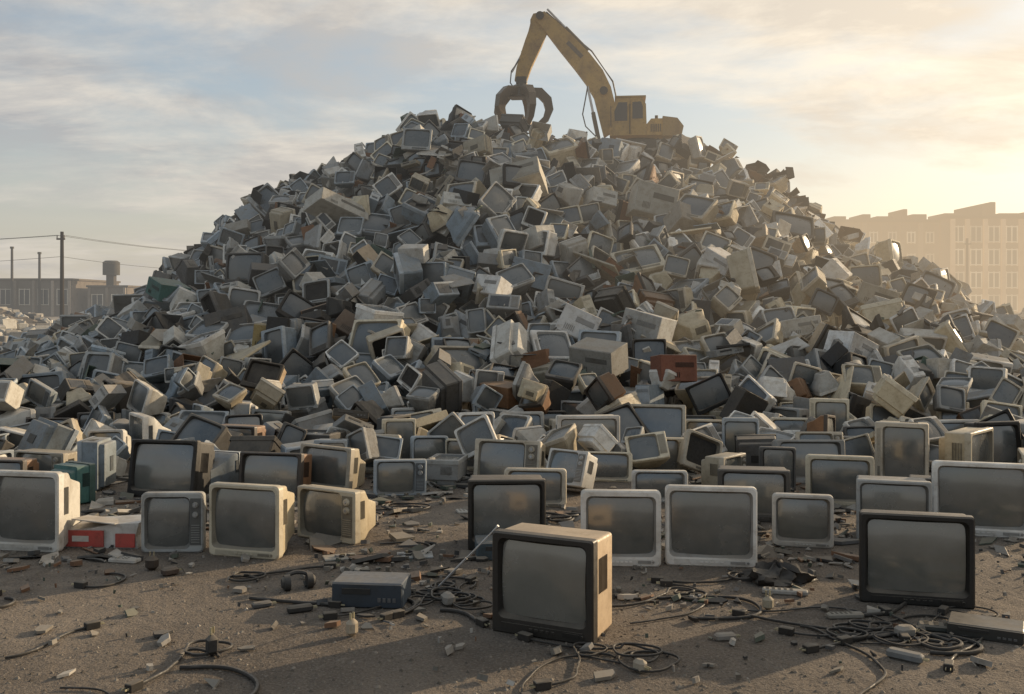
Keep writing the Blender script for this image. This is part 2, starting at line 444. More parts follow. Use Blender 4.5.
while nf<58 and tries<9000:
    tries+=1
    y=random.uniform(9.0,13.8); x=random.uniform(-.56,.56)*y
    vi,s=pick(x,y)
    if vi>6: continue
    w,h,dd,st,sp,th=VAR[vi]; scl=random.uniform(.62,.95)
    rad=max(w,dd)*scl*.60
    if any((x-a)**2+(y-b_)**2<(rad+r)**2*.68 for a,b_,r in placed): continue
    yaw=random.gauss(-8,42) if random.random()<.65 else random.uniform(-180,180)
    q=random.random()
    Rm=Matrix.Rotation(math.radians(yaw),4,'Z')
    lab=SCH[s][2]+' television standing upright near the pile'
    if q<.08 and st=='box': Rm=Rm@Matrix.Rotation(math.radians(-90),4,'X'); lab=SCH[s][2]+' television lying on its back, screen up'
    elif q<.34: Rm=Rm@Matrix.Rotation(math.radians(90),4,'Y'); lab=SCH[s][2]+' television lying on its side on dirt'
    elif q<.6: Rm=Rm@Matrix.Rotation(math.radians(random.uniform(-22,-8)),4,'X'); lab=SCH[s][2]+' television leaning back near the pile'
    Rs=[list(r) for r in Rm.to_3x3()]
    hh=np.array((w/2,dd/2,h/2))*scl
    ext=sum(abs(Rs[2][a])*hh[a] for a in range(3))
    c=Vector((x,y,ext)); mat=Matrix.Translation(c)@Rm@Matrix.Diagonal((scl,scl,scl,1))@Matrix.Translation((0,-dd/2,-h/2))
    place_tv((w,h,dd,st,s,2,True,bool(sp),bool(th)),mat,lab,group='televisions standing in front of the pile')
    occl(mat,w,h,dd,-1)
    register(Rs,tuple(hh),x,y,ext); placed.append((x,y,rad)); nf+=1; NTV+=1

# ------------------------------------------------------------------ drop the pile
inside=np.argwhere((TG>.12)&(~exm)&(GY<32.2))
units=[]; fails=0
def randrot(x):
    if random.random()<.15:
        q=np.array([random.gauss(0,1) for _ in range(4)]); q/=np.linalg.norm(q)
        return Quaternion(q).to_matrix()
    yaw=math.radians(random.gauss(x*1.2-5,35)) if random.random()<.80 else random.uniform(0,6.28)
    pit=math.radians(random.gauss(-14,24)); rol=math.radians(random.gauss(0,23))
    if random.random()<.12: rol+=math.radians(90)
    return Matrix.Rotation(yaw,3,'Z')@Matrix.Rotation(pit,3,'X')@Matrix.Rotation(rol,3,'Y')
def try_drop(x,y,lim,nrot=4,smin=.55,smax=1.02,big=.12):
    vi,s=pick(x,y); w,h,dd,st,sp,th=VAR[vi]; scl=random.uniform(smin,smax)
    if random.random()<big: scl=random.uniform(1.0,1.35)
    hh=np.array((w/2,dd/2,h/2))*scl*.93
    best=None
    for _ in range(nrot):
        R=randrot(x); Rl=[list(r) for r in R]
        fp=footprint(Rl,hh,x,y)
        if fp is None: continue
        sl,ok,lo,hi=fp
        z=float(np.percentile((T[sl]-lo)[ok],93))-.01
        if best is None or z<best[0]: best=(z,R,Rl,fp)
    if best is None: return False
    z,R,Rl,(sl,ok,lo,hi)=best
    if z>lim: return False
    sub=T[sl]; sub[ok]=np.maximum(sub[ok],z+hi[ok])
    units.append([vi,s,scl,R,Vector((x,y,z)),hh]); return True
while len(units)<4800 and fails<500:
    ci=inside[rng.integers(0,len(inside),16)]
    df=TG[ci[:,0],ci[:,1]]-T[ci[:,0],ci[:,1]]
    b_=int(np.argmax(df))
    if df[b_]<.10: fails+=1; continue
    i,j=ci[b_]
    if try_drop(xs[i],ys[j],TG[i,j]+.15): fails=0
    else: fails+=1
npile=len(units)
n=0
for _ in range(2600):
    y=14.8-5.0*random.random()**1.4; x=random.uniform(-.58,.58)*y
    if float(T[min(len(xs)-1,max(0,int((x-X0)/cell))),int((y-Y0)/cell)])>.5: continue
    if try_drop(x,y,.36 if y<12.2 else .72,3,.45,.88,0): n+=1
    if n>=340: break
print('PILE',npile,'spill',n)
def unit_mat(u):
    w,h,dd,_,_,_=VAR[u[0]]; s=u[2]
    return Matrix.Translation(u[4])@u[3].to_4x4()@Matrix.Diagonal((s,s,s,1))@Matrix.Translation((0,-dd/2,-h/2))
for i,u in enumerate(units):
    w,h,dd,_,_,_=VAR[u[0]]; occl(unit_mat(u),w,h,dd,i)
bvh=BVHTree.FromPolygons(OCV,OCF)
seen=np.zeros(len(units)); cp=Vector((0,0,CAMH))
for ix in range(0,1024,4):
    for iy in range(100,500,4):
        hit=bvh.ray_cast(cp,Vector(((ix-512)/F,1,(HOR-iy)/F)).normalized())
        if hit[2] is not None and OCI[hit[2]]>=0: seen[OCI[hit[2]]]+=1
order=sorted(range(len(units)),key=lambda i:-seen[i])
LIM={'television':300-NTV-2,'computer_monitor':290,'video_recorder':90,'computer_case':80,'microwave_oven':80,'loose_panel':90}
CNT={k:0 for k in LIM}
stuff=Geo(); lp={}
def parts_low(u):
    w,h,dd,st,sp,th=VAR[u[0]]; k=(u[0],u[1])
    if k not in lp:
        gg=Geo()
        for _,g in tv_parts(w,h,dd,st,u[1],1,False,bool(sp),bool(th)):
            o=len(gg.v); gg.v+=g.v; gg.f+=[tuple(a+o for a in f) for f in g.f]; gg.m+=g.m; gg.t+=g.t
        lp[k]=(np.array(gg.v),gg)
    return lp[k]
for i in order:
    u=units[i]; w,h,dd,st,sp,th=VAR[u[0]]; mat=unit_mat(u)
    fz=(u[3]@Vector((0,-1,0)))
    kind={'vcr':'video_recorder','tower':'computer_case','oven':'microwave_oven','panel':'loose_panel','mon':'computer_monitor','mon!':'computer_monitor'}.get(st,'television')
    if seen[i]>0 and CNT[kind]<LIM[kind]:
        CNT[kind]+=1
        pose='lying face up' if fz.z>.7 else 'tipped face down' if fz.z<-.6 else 'with back showing' if fz.y>.4 else 'tilted' if abs((u[3]@Vector((0,0,1))).z)>.6 else 'on its side'
        if st.endswith('!'): pose='with empty screen'
        where='in the heap' if i<npile else 'beside the heap'
        place_tv((w,h,dd,st,u[1],2,False,bool(sp),bool(th)),mat,'%s %s %s %s'%(SCH[u[1]][2].replace('brown wood-grain','brown'),kind.replace('_',' '),pose,where),kind.replace('_',' ').replace('computer monitor','monitor'),kind,kind.replace('_',' ')+'s heaped in the pile')
        continue
    va,gg=parts_low(u); A=np.array(mat)
    vv=va@A[:3,:3].T+A[:3,3]; o=len(stuff.v)
    stuff.v+=vv.tolist(); stuff.f+=[tuple(a+o for a in f) for f in gg.f]; stuff.m+=gg.m
    jt=random.uniform(.65,1.25); stuff.t+=[(c[0]*jt,c[1]*jt,c[2]*jt) for c in gg.t]
obj('heap_of_televisions',stuff.mesh('heap_of_televisions',0),kind='stuff',label='dense heap of discarded televisions and monitors',category='scrap heap')
print('COUNTS',CNT,'stufffaces',len(stuff.f))

# base of the heap
st_=4; bx=xs[::st_]; by=ys[::st_]; bz=BASE[::st_,::st_]
g=Geo(); nx,ny=len(bx),len(by)
g.v=[(float(bx[i]),float(by[j]),float(bz[i,j])-.03) for i in range(nx) for j in range(ny)]
for i in range(nx-1):
    for j in range(ny-1):
        if max(bz[i,j],bz[i+1,j],bz[i,j+1],bz[i+1,j+1])>0: g.face((i*ny+j,(i+1)*ny+j,(i+1)*ny+j+1,i*ny+j+1),'rubber',(.035,.032,.028))
obj('mound_of_crushed_scrap',g.mesh('mound'),kind='stuff',label='dark crushed scrap under the heap',category='scrap heap')

def Tat(x,y):
    i=int((x-X0)/cell); j=int((y-Y0)/cell)
    if 0<=i<len(xs) and 0<=j<len(ys): return float(T[i,j])
    return 0
# loose bent sheets, shells and fragments over the heap
g=Geo()
cols=[(.5,.48,.43),(.38,.35,.30),(.12,.12,.12),(.25,.24,.22),(.6,.57,.5),(.10,.14,.11),(.25,.13,.07),(.05,.05,.05),(.04,.04,.04),(.62,.60,.55)]
def shard(g,x,y,z,a1,a2,a3,R,t,npt,bend=0):
    pts=[]
    for k in range(npt):
        an=k/npt*6.283+random.uniform(-.45,.45); pts.append((a1*.6*math.cos(an),a2*.6*math.sin(an)))
    L=[[tuple(R@Vector((p[0],p[1],zz+bend*abs(p[0])))+Vector((x,y,z))) for p in pts] for zz in (0,a3)]
    g.loops(L,'plastic',t)
def trough(g,x,y,z,w,h,d,R,t):       # torn-off shell: open box of four walls
    for c,s in (((0,0,0),(w,d,.012)),((-w/2,0,h/2),(.012,d,h)),((w/2,0,h/2),(.012,d,h)),((0,d/2,h/2),(w,.012,h))):
        p=R@Vector(c); g.box((x+p.x,y+p.y,z+p.z),s,'plastic',t,R,ch=.003)
for n in range(5600):
    if n<5300:
        i,j=inside[rng.integers(0,len(inside))]; x,y=xs[i]+random.uniform(-.05,.05),ys[j]
    elif n<5500:            # dark tangle on the right shoulder of the heap
        x,y=random.gauss(6.9,.75),random.gauss(26.6,.5)
    else:                   # scrap the grapple is working in
        x,y=random.gauss(.25,.5),random.gauss(28.2,.25)
    z=Tat(x,y)
    if y>28.9: continue
    z=min(z,min(Tat(x+.1,y),Tat(x-.1,y))+.05)
    a=random.choice((.06,.08,.12,.2,.3,.5))*random.uniform(.7,1.2); b2=a*random.uniform(.12,.7); c=random.choice((.008,.012,.02,.04))
    R=Matrix.Rotation(random.uniform(0,6.28),3,'Z')@Matrix.Rotation(math.radians(random.gauss(28,28)),3,'X')@Matrix.Rotation(math.radians(random.gauss(0,25)),3,'Y')
    q=random.random(); col=random.choice(cols)
    if n>=5300: col=random.choice(((.04,.035,.03),(.08,.05,.035),(.12,.07,.04))); a*=1.5
    if q<.5: shard(g,x,y,z+.01,a,b2,c,R,col,random.choice((3,4,5,6)),random.choice((0,0,.4,-.3)))
    elif q<.88: g.box((x,y,z+.01),(a,b2,c),'plastic',col,R)
    else: trough(g,x,y,z-.05,random.uniform(.3,.55),random.uniform(.12,.3),random.uniform(.25,.4),R,col)
obj('loose_scrap',g.mesh('loose_scrap',0),kind='stuff',label='loose plastic panels and fragments over the heap',category='scrap')

# ------------------------------------------------------------------ large cases on the heap
def pc_case(label,loc,R,w,h,d,t):
    g=Geo(); g.box((0,0,h/2),(w,d,h),'plastic',t,ch=.008)
    r=obj('metal_cabinet',g.mesh('casing'),label=label,category='cabinet'); r.matrix_world=Matrix.Translation(loc)@R.to_4x4()
    g=Geo(); g.box((0,-d/2-.004,h/2),(w*.97,.012,h*.95),'plastic',tuple(c*.85 for c in t)); 
    obj('front_panel',g.mesh('front_panel'),parent=r)
    g=Geo(); g.box((w*.15,-d/2-.012,h*.62),(w*.5,.008,h*.18),'plastic',tuple(c*.35 for c in t)); obj('drive_slot',g.mesh('drive_slot'),parent=r)
    g=Geo()
    for i in range(6): g.box((-w*.3+.03*i,-d/2-.012,h*.25),(.012,.006,h*.2),'plastic',tuple(c*.3 for c in t))
    obj('vent',g.mesh('vent'),parent=r)
def on_heap(px,py):
    y=12.0
    while y<30:
        x=(px-512)*y/F; z=CAMH+(HOR-py)*y/F
        if Tat(x,y)>=z: return x,y,z
        y+=.05
    return (px-512)*.026,26.0,CAMH+(HOR-py)*.026
W1=(.66,.64,.60)
for px,py,w,h,d,t,lab in ((570,330,.62,.5,.5,W1,'white sheet-metal cabinet tipped on the heap'),(945,374,.8,.3,.6,(.58,.54,.46),'flat white cabinet on the heap'),
    (520,180,1.1,.55,.7,(.42,.39,.32),'large grey-beige cabinet on top of the heap'),(645,330,.7,.45,.5,(.50,.49,.45),'light grey cabinet with slotted front'),(650,205,.95,.7,.7,(.36,.34,.29),'big grey cabinet near the summit'),
    (335,210,1.2,.3,.7,(.42,.40,.35),'long flat grey cabinet on the heap'),(675,372,.5,.35,.4,(.20,.08,.05),'red-brown cabinet wedged in the heap'),(350,335,.8,.4,.5,(.13,.08,.05),'dark brown cabinet wedged in the heap'),
    (465,330,.6,.35,.5,(.36,.36,.35),'grey cabinet on the heap'),(262,340,.3,.42,.3,(.36,.27,.12),'ochre cabinet standing on the heap'),(875,300,.7,.4,.5,(.40,.35,.27),'tan cabinet on the heap'),(755,240,.7,.35,.5,(.34,.28,.21),'tan cabinet near the summit'),
    (165,292,.8,.35,.6,(.05,.13,.11),'dark green cabinet on the heap'),(230,330,.7,.5,.5,(.05,.05,.05),'black cabinet on the heap'),(690,222,.8,.5,.6,(.38,.34,.28),'tan-grey cabinet near the summit'),(600,360,.7,.4,.5,(.3,.29,.26),'grey cabinet on the heap'),
    (490,290,.5,.35,.45,W1,'white cabinet tipped on the heap'),(720,262,.6,.3,.5,W1,'white cabinet tipped on the heap'),(540,240,.55,.4,.5,(.58,.56,.5),'off-white cabinet on the heap'),(800,330,.7,.3,.5,(.58,.54,.46),'cream-white cabinet on the heap'),
    (700,300,.5,.45,.45,W1,'white cabinet tipped on the heap'),(850,350,.6,.35,.5,W1,'white cabinet tipped on the heap'),(455,205,.6,.3,.45,(.58,.56,.5),'off-white cabinet on the heap'),(600,200,.6,.35,.5,(.58,.56,.5),'off-white cabinet on the heap')):
    x,y,z=on_heap(px,py)
    R=Matrix.Rotation(math.radians(random.gauss(0,30)),3,'Z')@Matrix.Rotation(math.radians(random.gauss(-15,12)),3,'X')@Matrix.Rotation(math.radians(random.gauss(0,16)),3,'Y')
    pc_case(lab,(x,y+.1,z-h*.4),R,w,h,d,t)

# ------------------------------------------------------------------ excavator
YEL=(.46,.28,.075); DK=(.05,.045,.04)
u=.0293
def q(px,py): return ((px-640)*u,(163-py)*u)
def Q(px,py,y): a=q(px,py); return (a[0],y,a[1])
ex=obj('excavator',None,label='yellow tracked excavator with grapple on top of the heap',category='excavator',loc=EXC,rot=(0,0,math.radians(-6)))
def part(name,g,parent=ex,sm=35): return obj(name,g.mesh(name,sm),parent=parent)
for sy in (-1,1):
    g=Geo(); pr=rr(1.25,.25,.25,5,0.1,.25); g.prism(pr,sy*.75-.2,sy*.75+.2,'rubber',DK)
    for i in range(26):
        x=-1.05+2.3*((i%13)/12); z=.51 if i<13 else -.005
        g.box((x,sy*.75,z),(.05,.42,.04),'metal',(.06,.05,.04))
    tr=part('track',g)
    for x in (-.9,-.45,0,.5,1.1):
        g=Geo(); g.cyl((x,sy*.94,.24),(x,sy*.98,.24),.17 if abs(x)>.8 else .10,.15 if abs(x)>.8 else .08,12,'metal',(.12,.09,.05))
        obj('roller',g.mesh('roller'),parent=tr)
g=Geo(); g.cyl((0,0,.45),(0,0,.66),.55,.55,20,'metal',DK); part('turntable',g)
g=Geo(); g.prism([q(610,142),q(678,142),q(678,131),q(673,126),q(650,126),q(645,132),q(610,134)],-.95,.95,'paint',YEL); 
g.box(Q(662,125,.3),(.6,.7,.12),'paint',tuple(c*.8 for c in YEL)); part('body',g)
g=Geo(); g.prism([q(661,143),q(679,143),q(681,134),q(675,126),q(661,124)],-1.0,1.0,'paint',(.34,.22,.08)); part('counterweight',g)
g=Geo()
for i in range(6): g.box(Q(650+i*1.8,135,-.955),(.03,.012,.22),'paint',(.05,.04,.03))
part('engine_grille',g)
g=Geo(); g.prism([q(613,142),q(612,118),q(617,106),q(641,105),q(645,112),q(646,142)],-.98,-.12,'paint',YEL); g.box(Q(630,104.5,-.55),(.88,.9,.05),'paint',(.40,.25,.07)); cab=part('cab',g)
g=Geo(); g.prism([q(615,128),q(614.5,119),q(618.5,110),q(627,110),q(627,128)],-.99,-.975,'glass',DK); obj('window',g.mesh('window'),parent=cab)
g=Geo(); g.prism([q(632,126),q(632,110),q(640,109.5),q(642,114),q(642,126)],-.99,-.975,'glass',DK); obj('window',g.mesh('window'),parent=cab)
g=Geo(); g.box(Q(611.2,122,-.55),(.02,.66,.56),'glass',DK); obj('windscreen',g.mesh('windscreen'),parent=cab)
g=Geo(); g.prism([q(628,140),q(628,130),q(629.5,108),q(630.5,108),q(630.5,140)],-1.0,-.985,'paint',(.3,.18,.04)); obj('door_frame',g.mesh('door_frame'),parent=cab)
g=Geo(); g.tube([Q(629.5,141,-1.02),Q(629.5,112,-1.02)],.015,6,'metal',DK); obj('handrail',g.mesh('handrail'),parent=cab)
g=Geo(); g.cyl(Q(618,103.5,-.4),Q(618,101,-.4),.05,.04,8,'paint',(.5,.2,.03)); obj('beacon',g.mesh('beacon'),parent=cab)
g=Geo(); g.cyl(Q(657,124,.5),Q(657,114,.5),.05,.05,10,'metal',DK); part('exhaust_pipe',g)
boom_top=[(620,128),(616,108),(611,88),(603,71),(590,54),(572,35),(556,20),(546,12),(538,12)]
boom_bot=[(604,138),(599,118),(594,98),(586,84),(575,69),(560,50),(548,34),(541,25),(535,19)]
g=Geo(); L=[]
for a,b_ in zip(boom_top,boom_bot):
    A=q(*a);B=q(*b_); L.append([(A[0],-.10,A[1]),(A[0],.22,A[1]),(B[0],.22,B[1]),(B[0],-.10,B[1])])
g.loops(L,'paint',YEL); bm=part('boom',g,sm=25)
for p in ((540,15),(604,92)):
    g=Geo(); g.cyl(Q(p[0],p[1],-.17),Q(p[0],p[1],.29),.12,.12,12,'metal',DK); obj('pivot_pin',g.mesh('pivot_pin'),parent=bm)
g=Geo(); g.box(Q(575,50,-.105),(.62,.012,.12),'paint',(.10,.08,.06),R=Matrix.Rotation(math.radians(46),3,'Y')); obj('side_plate',g.mesh('side_plate'),parent=bm)
g=Geo(); g.tube([Q(546,10,.05),Q(570,32,.05),Q(592,51,.05),Q(613,82,.05),Q(619,110,.05),Q(624,130,.05)],.024,6,'rubber',(.03,.03,.03)); obj('hydraulic_hose',g.mesh('hydraulic_hose'),parent=bm)
g=Geo()
st1=[(533,12),(545,10),(549,17),(548,28),(541,45),(531,66),(526,80)]
st2=[(530,18),(530,22),(528,30),(525,38),(521,50),(516,66),(514,79)]
L=[]
for a,b_ in zip(st1,st2):
    A=q(*a);B=q(*b_); L.append([(A[0],-.04,A[1]),(A[0],.16,A[1]),(B[0],.16,B[1]),(B[0],-.04,B[1])])
g.loops(L,'paint',YEL); sk=part('arm',g,sm=25)
def ram(a,b_,y,r):
    A=Vector(Q(a[0],a[1],y));B=Vector(Q(b_[0],b_[1],y)); m_=A.lerp(B,.55)
    g=Geo(); g.cyl(A,m_,r,r,10,'paint',(.10,.08,.05)); g.cyl(m_,B,r*.55,r*.55,8,'metal',(.5,.5,.5)); part('hydraulic_cylinder',g)
ram((600,146),(588,88),-.2,.06); ram((600,146),(588,88),.32,.06); ram((588,50),(547,7),.06,.06); ram((535,26),(511,70),.06,.05)
g=Geo(); g.tube([Q(588,88,-.22),Q(586,100,-.24),Q(583,116,-.24),Q(586,128,-.22),Q(596,138,-.2)],.018,6,'rubber',(.03,.03,.03)); part('hydraulic_hose',g)
g=Geo(); g.tube([Q(519,58,-.08),Q(511,70,-.1),Q(510,82,-.12),Q(517,92,-.1)],.018,6,'rubber',(.03,.03,.03)); part('hydraulic_hose',g)
gx,gz=q(521,78)
gr=obj('grapple',None,parent=ex,loc=(gx,.06,gz))
g=Geo(); g.box((0,0,-.03),(.32,.3,.22),'metal',(.07,.06,.05)); g.cyl((0,0,-.1),(0,0,-.34),.17,.22,14,'metal',(.09,.075,.055)); g.box((0,0,-.42),(.70,.55,.26),'metal',(.08,.065,.05)); obj('rotator',g.mesh('rotator'),parent=gr)
tine=[(.20,-.36,.15),(.54,-.38,.18),(.76,-.60,.18),(.82,-.88,.16),(.72,-1.16,.13),(.46,-1.38,.09),(.12,-1.46,.02)]
for n in range(5):
    an=math.radians(n*72+8)
    g=Geo(); L=[]
    ca,sa=math.cos(an),math.sin(an)
    for i,(r,z,t) in enumerate(tine):
        r0,z0,_=tine[max(i-1,0)]; r1,z1,_=tine[min(i+1,len(tine)-1)]
        tx,tz=r1-r0,z1-z0; l=math.hypot(tx,tz); nx_,nz_=-tz/l,tx/l
        pts=[]
        for s1,s2 in ((1,1),(1,-1),(-1,-1),(-1,1)):
            rr_=r+nx_*t*s1*.75; zz=z+nz_*t*s1*.75; w_=.14*s2*(1-.1*i)
            pts.append((rr_*ca-w_*sa,rr_*sa+w_*ca,zz))
        L.append(pts)
    g.loops(L,'metal',(.13,.10,.07)); 
    g.cyl((.2*ca,.2*sa,-.2),(.62*ca,.62*sa,-.40),.05,.05,8,'metal',(.2,.19,.17))
    obj('claw',g.mesh('claw',25),parent=gr)

# ------------------------------------------------------------------ small things on the ground
def wander(x,y,ang,n,step,curl,zf=None):
    P=[];c=random.gauss(0,curl)
    for i in range(n):
        P.append((x,y,zf(x,y) if zf else .008)); c+=random.gauss(0,curl*.35); c*=.96
        ang+=c; x+=math.cos(ang)*step; y+=math.sin(ang)*step
    return P
def cable(P,r=.0065,col=(.03,.028,.026),label='black power cable snaking over the dirt',plug=True):
    P=[(p[0],p[1],p[2]+r*.4) for p in P]
    g=Geo(); g.tube(P,r,6,'rubber',col)
    o=obj('power_cable',g.mesh('power_cable',60),label=label,category='cable')
    if plug:
        a=Vector(P[-1]); d=(a-Vector(P[-2])).normalized(); ang=math.atan2(d.y,d.x)
        g=Geo(); g.box((.03,0,.019),(.075,.042,.038),'plastic',col)
        for s in (-1,1): g.box((.078,s*.010,.019),(.026,.004,.009),'metal',(.5,.45,.3))
        obj('plug',g.mesh('plug'),parent=o,loc=(a.x,a.y,0),rot=(0,0,ang))
def coil(cx,cy,r,n,turns):
    P=[]; p1,p2=random.uniform(0,6),random.uniform(0,6)
    for i in range(n):
        a=i/n*turns*2*math.pi; rad=r*(1+.28*math.sin(a*.37+p1)+.16*math.sin(1.7*a+p2)+.1*math.sin(3.1*a))
        P.append((cx+rad*math.cos(a)+.05*math.sin(a*.23+p1),cy+rad*.9*math.sin(a)+.06*math.cos(a*.31+p2),.008+.008*(i/n)*turns))
    a0=math.atan2(P[-1][1]-P[-2][1],P[-1][0]-P[-2][0]); x,y,_=P[-1]
    for i in range(1,26):
        a0+=random.gauss(-.03,.09); x+=math.cos(a0)*.02; y+=math.sin(a0)*.02; P.append((x,y,.012))
    return P
for px,py,r,t in ((640,660,.11,3.3),(600,655,.08,1.6),(690,598,.08,2.4),(212,655,.10,1.5),(240,580,.08,2.0),(455,600,.09,3.2),(470,606,.07,2.2),(895,640,.09,2.4),(400,510,.15,2.4),(560,520,.12,3),(850,635,.08,2.3),(640,520,.1,2),(436,592,.07,2.6),(420,602,.06,1.6),(750,580,.08,2.4),(360,520,.12,2.2),(700,520,.1,2.1),(940,645,.07,2.1),(870,632,.07,2.4)):
    x,y=gp(px,py); cable(coil(x,y,r,90,t),r=random.choice((.006,.0075,.009)),label='black cable coiled loosely on the dirt')
for px,py,a,n in ((5,600,.1,30),(5,660,.5,24),(60,690,.1,60),(630,625,.2,50),(690,620,-.05,80),(740,612,-.02,80),(800,628,-.1,90),(860,645,0,50),(620,665,2.5,40),(180,670,0,50),(440,612,.1,16),(880,625,.2,60),(940,612,0,50),(250,600,-.4,24),(470,590,1.,40),(110,575,.1,24),(380,545,.2,40),(930,655,-.3,50),(400,600,-.3,20),(850,618,.1,60),(960,625,.05,40)):
    x,y=gp(px,py); cable(wander(x,y,a,n,.022,.10),r=random.choice((.005,.007,.009,.011)))
for n in range(34):
    i,j=inside[rng.integers(0,len(inside))]
    if ys[j]>24: continue
    def zf(x,y):
        return max(Tat(x,y),Tat(x+.08,y)*.5+Tat(x-.08,y)*.5)+.01
    P=wander(float(xs[i]),float(ys[j]),random.uniform(-2.6,-.5),26,.05,.12,zf)
    zz=[p[2] for p in P]
    zz=[sum(zz[max(0,k-2):k+3])/len(zz[max(0,k-2):k+3]) for k in range(len(zz))]
    cable([(p[0],p[1],z) for p,z in zip(P,zz)],r=.010,label='black cable draped over the heap',plug=False)

def vcr(px,py,wpx,hpx,yaw,t,label,t2=None):
    x,d=gp(px,py); w=wpx*d/F;h=hpx*d/F;dd=w*.6
    g=Geo(); g.box((0,dd/2,h/2),(w,dd,h),'shell',t,ch=.006)
    r=obj('video_recorder',g.mesh('casing'),label=label,category='video recorder',loc=(x,d,0),rot=(0,0,math.radians(yaw)))
    g=Geo(); g.box((0,-.005,h*.5),(w*.98,.012,h*.9),'shell',t2 or tuple(c*.7 for c in t)); obj('front_panel',g.mesh('front_panel'),parent=r)
    g=Geo(); g.box((-w*.15,-.013,h*.68),(w*.4,.006,h*.22),'shell',(.02,.02,.02)); obj('tape_slot',g.mesh('tape_slot'),parent=r)
    g=Geo()
    for i in range(4): g.box((w*(.18+.07*i),-.013,h*.35),(w*.045,.006,h*.16),'shell',(.1,.1,.1))
    obj('button_row',g.mesh('button_row'),parent=r)
vcr(367,608,72,25,-6,(.055,.075,.10),'dark blue-grey video recorder lying on the dirt')
vcr(985,640,70,13,-28,(.05,.05,.045),'flat charcoal recorder lying on the dirt')
vcr(505,560,56,18,6,(.06,.10,.13),'blue recorder under a black television')
# red and white carton, crushed
x,d=gp(101,548); w_=.52;h_=.16
g=Geo(); L=[]
for zz,ins in ((0,0),(h_*.5,.006),(h_,.0)):
    L.append([(px_*(w_/2-ins)+.012*math.sin(3*px_+zz*30),.16+py_*(.16-ins),zz+(.018*px_ if zz==h_ else 0)-(.02 if zz==h_ and py_<0 and px_<0 else 0)) for px_,py_ in ((-1,-1),(-.3,-1),(.3,-1),(1,-1),(1,1),(0,1),(-1,1))])
g.loops(L,'paint',(.62,.60,.56)); ct=obj('cardboard_carton',g.mesh('carton_body',20),label='crushed red and white carton beside a television',category='carton',loc=(x,d,0),rot=(0,0,math.radians(-4)))
g=Geo(); g.box((-.11,-.012,h_*.42),(.27,.010,h_*.72),'paint',(.52,.05,.04),ch=.001); obj('red_band',g.mesh('red_band'),parent=ct)
g=Geo(); g.box((.18,-.012,h_*.36),(.14,.010,h_*.60),'paint',(.48,.05,.04),ch=.001); obj('red_band',g.mesh('red_band'),parent=ct)
g=Geo(); g.box((-.14,-.019,h_*.42),(.12,.004,h_*.25),'paint',(.62,.60,.55),ch=.001); obj('printed_label',g.mesh('printed_label'),parent=ct)
g=Geo(); g.box((-w_*.1,.10,h_+.015),(w_*.6,.24,.008),'paint',(.55,.52,.47),R=Matrix.Rotation(.10,3,'Y')@Matrix.Rotation(-.1,3,'X')); obj('lid_flap',g.mesh('lid_flap'),parent=ct)
def slab(px,py,wm,dm,hm,yaw,t,label,name,cat,kind):
    x,d=gp(px,py)
    g=Geo(); g.box((0,0,hm/2),(wm,dm,hm),'plastic',t,ch=hm*.25)
    r=obj(name,g.mesh(name),label=label,category=cat,loc=(x,d,0),rot=(0,0,math.radians(yaw)))
    if kind=='remote':
        g=Geo()
        for i in range(5):
            for j in range(3): g.box((wm*(-.38+.13*i),dm*(-.28+.28*j),hm),(wm*.06,dm*.14,.006),'plastic',tuple(c*.4 for c in t))
        obj('keypad',g.mesh('keypad'),parent=r)
    elif kind=='board':
        for i in range(5):
            g=Geo(); g.box((random.uniform(-.4,.4)*wm,random.uniform(-.35,.35)*dm,hm+.006),(wm*.16,dm*.16,.014),'plastic',random.choice(((.03,.03,.03),(.3,.3,.3),(.2,.15,.08)))); obj('chip',g.mesh('chip'),parent=r)
    elif kind=='up':
        for s in (-1,1):
            g=Geo(); g.box((s*.012,0,hm+.014),(.005,.012,.034),'metal',(.5,.45,.3)); obj('prong',g.mesh('prong'),parent=r)
    else:
        for s in (-1,1):
            g=Geo(); g.box((wm*.5+.012,s*.008,hm/2),(.026,.004,.01),'metal',(.5,.45,.3)); obj('prong',g.mesh('prong'),parent=r)
